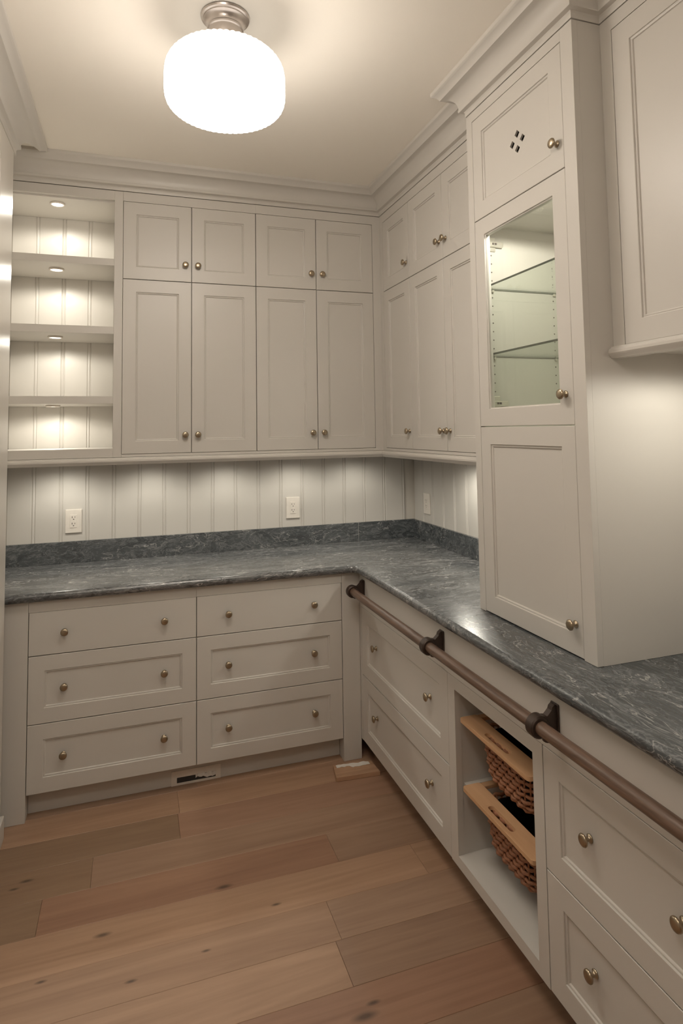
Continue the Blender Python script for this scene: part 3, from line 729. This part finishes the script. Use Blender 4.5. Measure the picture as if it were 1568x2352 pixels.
# ------------------------------------------------------------------ toe kick vent
vy = DB+.070
t = thing('floor_vent', 'white toe-kick vent plate with an open slot and torn paper', 'vent', (-1.342, vy, .0006))
bm = bmesh.new(); x0, x1, z0, z1 = -1.450, -1.234, .0006, .062; hx0, hx1, hz0, hz1 = -1.426, -1.256, .010, .034
def fr(y): return [bm.verts.new(c) for c in ((x0, y, z0), (x1, y, z0), (x1, y, z1), (x0, y, z1))], [bm.verts.new(c) for c in ((hx0, y, hz0), (hx1, y, hz0), (hx1, y, hz1), (hx0, y, hz1))]
fo, fi = fr(vy-.004); bo, bi = fr(vy-.0002)
for i in range(4):
    j = (i+1) % 4
    bm.faces.new((fo[i], fo[j], fi[j], fi[i])); bm.faces.new((bo[i], bi[i], bi[j], bo[j])); bm.faces.new((fo[i], bo[i], bo[j], fo[j])); bm.faces.new((fi[i], fi[j], bi[j], bi[i]))
fin('vent_plate', bm, PLASTIC, t)
box('duct_shade_sheet', hx0, hx1, vy-.0012, vy-.0003, hz0, hz1, DUCT_SHADE, t, 0)  # dark sheet filling the slot, the duct's shade put into its colour
bm = bmesh.new(); random.seed(3); up, lo = [], []
for i in range(12):
    f_ = i/11; x = -1.345+(.092)*f_
    up.append(bm.verts.new((x, vy-.0058-random.uniform(0, .004), .036+random.uniform(-.002, .006)))); lo.append(bm.verts.new((x, vy-.0052-random.uniform(0, .006), .020+.005*math.sin(f_*7)+random.uniform(-.003, .004))))
for i in range(11): bm.faces.new((up[i], up[i+1], lo[i+1], lo[i]))
o = fin('torn_paper', bm, WHITEP, t); md = o.modifiers.new('solid', 'SOLIDIFY'); md.thickness = .0012

# ------------------------------------------------------------------ wood offcut on the floor
t = thing('wood_offcut', 'thin wooden offcut with a torn white edge on the floor by the corner post', 'offcut', (-.655, -.70, .0004))
bm = bmesh.new(); pl = [(-.752, -.745), (-.548, -.762), (-.552, -.662), (-.60, -.652), (-.735, -.640)]
a_ = [bm.verts.new((x, y, .0006)) for x, y in pl]; b_ = [bm.verts.new((x*.995-.003, y*.995-.0035, .019)) for x, y in pl]
for i in range(5): bm.faces.new((a_[i], a_[(i+1) % 5], b_[(i+1) % 5], b_[i]))
bm.faces.new(b_); bm.faces.new(a_[::-1]); fin('offcut_board', bm, SCRAPW, t, bevel=.001)
bm = bmesh.new(); up, lo = [], []
for i in range(14):
    f_ = i/13; x = -.725+.155*f_; y = -.652-.014*f_
    up.append(bm.verts.new((x, y, .0215+random.uniform(-.0015, .003)))); lo.append(bm.verts.new((x, y-.012-(.010 if i > 5 else .0)-random.uniform(0, .008), .0202+random.uniform(0, .001))))
for i in range(13): bm.faces.new((up[i], up[i+1], lo[i+1], lo[i]))
o = fin('torn_edge', bm, WHITEP, t); md = o.modifiers.new('solid', 'SOLIDIFY'); md.thickness = .0015

# ------------------------------------------------------------------ ceiling lamps
def ceiling_lamp(cx, cy, label):
    t = thing('ceiling_lamp', label, 'ceiling lamp', (cx, cy, 2.554), 'flush ceiling lamps')
    T = Matrix.Translation((cx, cy, 0))
    bm = bmesh.new(); lathe(bm, [(0, H-.0005), (.075, H-.0005), (.0765, H-.004), (.0745, H-.009), (.069, H-.011), (.0685, H-.015), (.064, H-.018), (.058, H-.024), (.0545, H-.034), (.0545, H-.037), (.0, H-.037)], 56, T); o = fin('canopy', bm, NICKEL, t); autosmooth(o, 32)
    bm = bmesh.new(); lathe(bm, [(0, H-.0372), (.0545, H-.0372), (.0565, H-.040), (.0565, H-.046), (.053, H-.049), (.053, H-.056), (.0565, H-.058), (.0565, H-.080), (.054, H-.084), (.054, H-.101), (0, H-.101)], 56, T); o = fin('fitter_neck', bm, NICKEL, t); autosmooth(o, 32)
    prof = [(.045, 2.776), (.070, 2.771), (.100, 2.761), (.130, 2.748), (.155, 2.733), (.171, 2.717), (.180, 2.698), (.183, 2.677), (.1835, 2.655), (.1835, 2.625), (.182, 2.606), (.1765, 2.590), (.1645, 2.577), (.146, 2.568), (.120, 2.562), (.085, 2.557), (.045, 2.555), (0, 2.554)]
    NF, SUB = 54, 4; bm = bmesh.new(); rows = []
    for (r, z) in prof:
        if r == 0: rows.append([bm.verts.new((cx, cy, z))]); continue
        amp = .0055*min(1, r/.12)
        rows.append([bm.verts.new((cx+(r+amp*(abs(math.sin(math.pi*i/SUB))-.5))*math.cos(2*math.pi*i/(NF*SUB)), cy+(r+amp*(abs(math.sin(math.pi*i/SUB))-.5))*math.sin(2*math.pi*i/(NF*SUB)), z)) for i in range(NF*SUB)])
    for a, b in zip(rows, rows[1:]):
        n = len(a)
        for i in range(n):
            j = (i+1) % n
            if len(b) == 1: bm.faces.new((a[i], a[j], b[0]))
            else: bm.faces.new((a[i], a[j], b[j], b[i]))
    fin('glass_globe', bm, GLOBE, t, smooth=True, label='fluted opal glass globe, lit')
ceiling_lamp(-1.352, -1.60, 'lit fluted white glass drum lamp on the ceiling')
ceiling_lamp(-1.74, -3.10, 'second lit drum lamp on the ceiling behind the viewer')
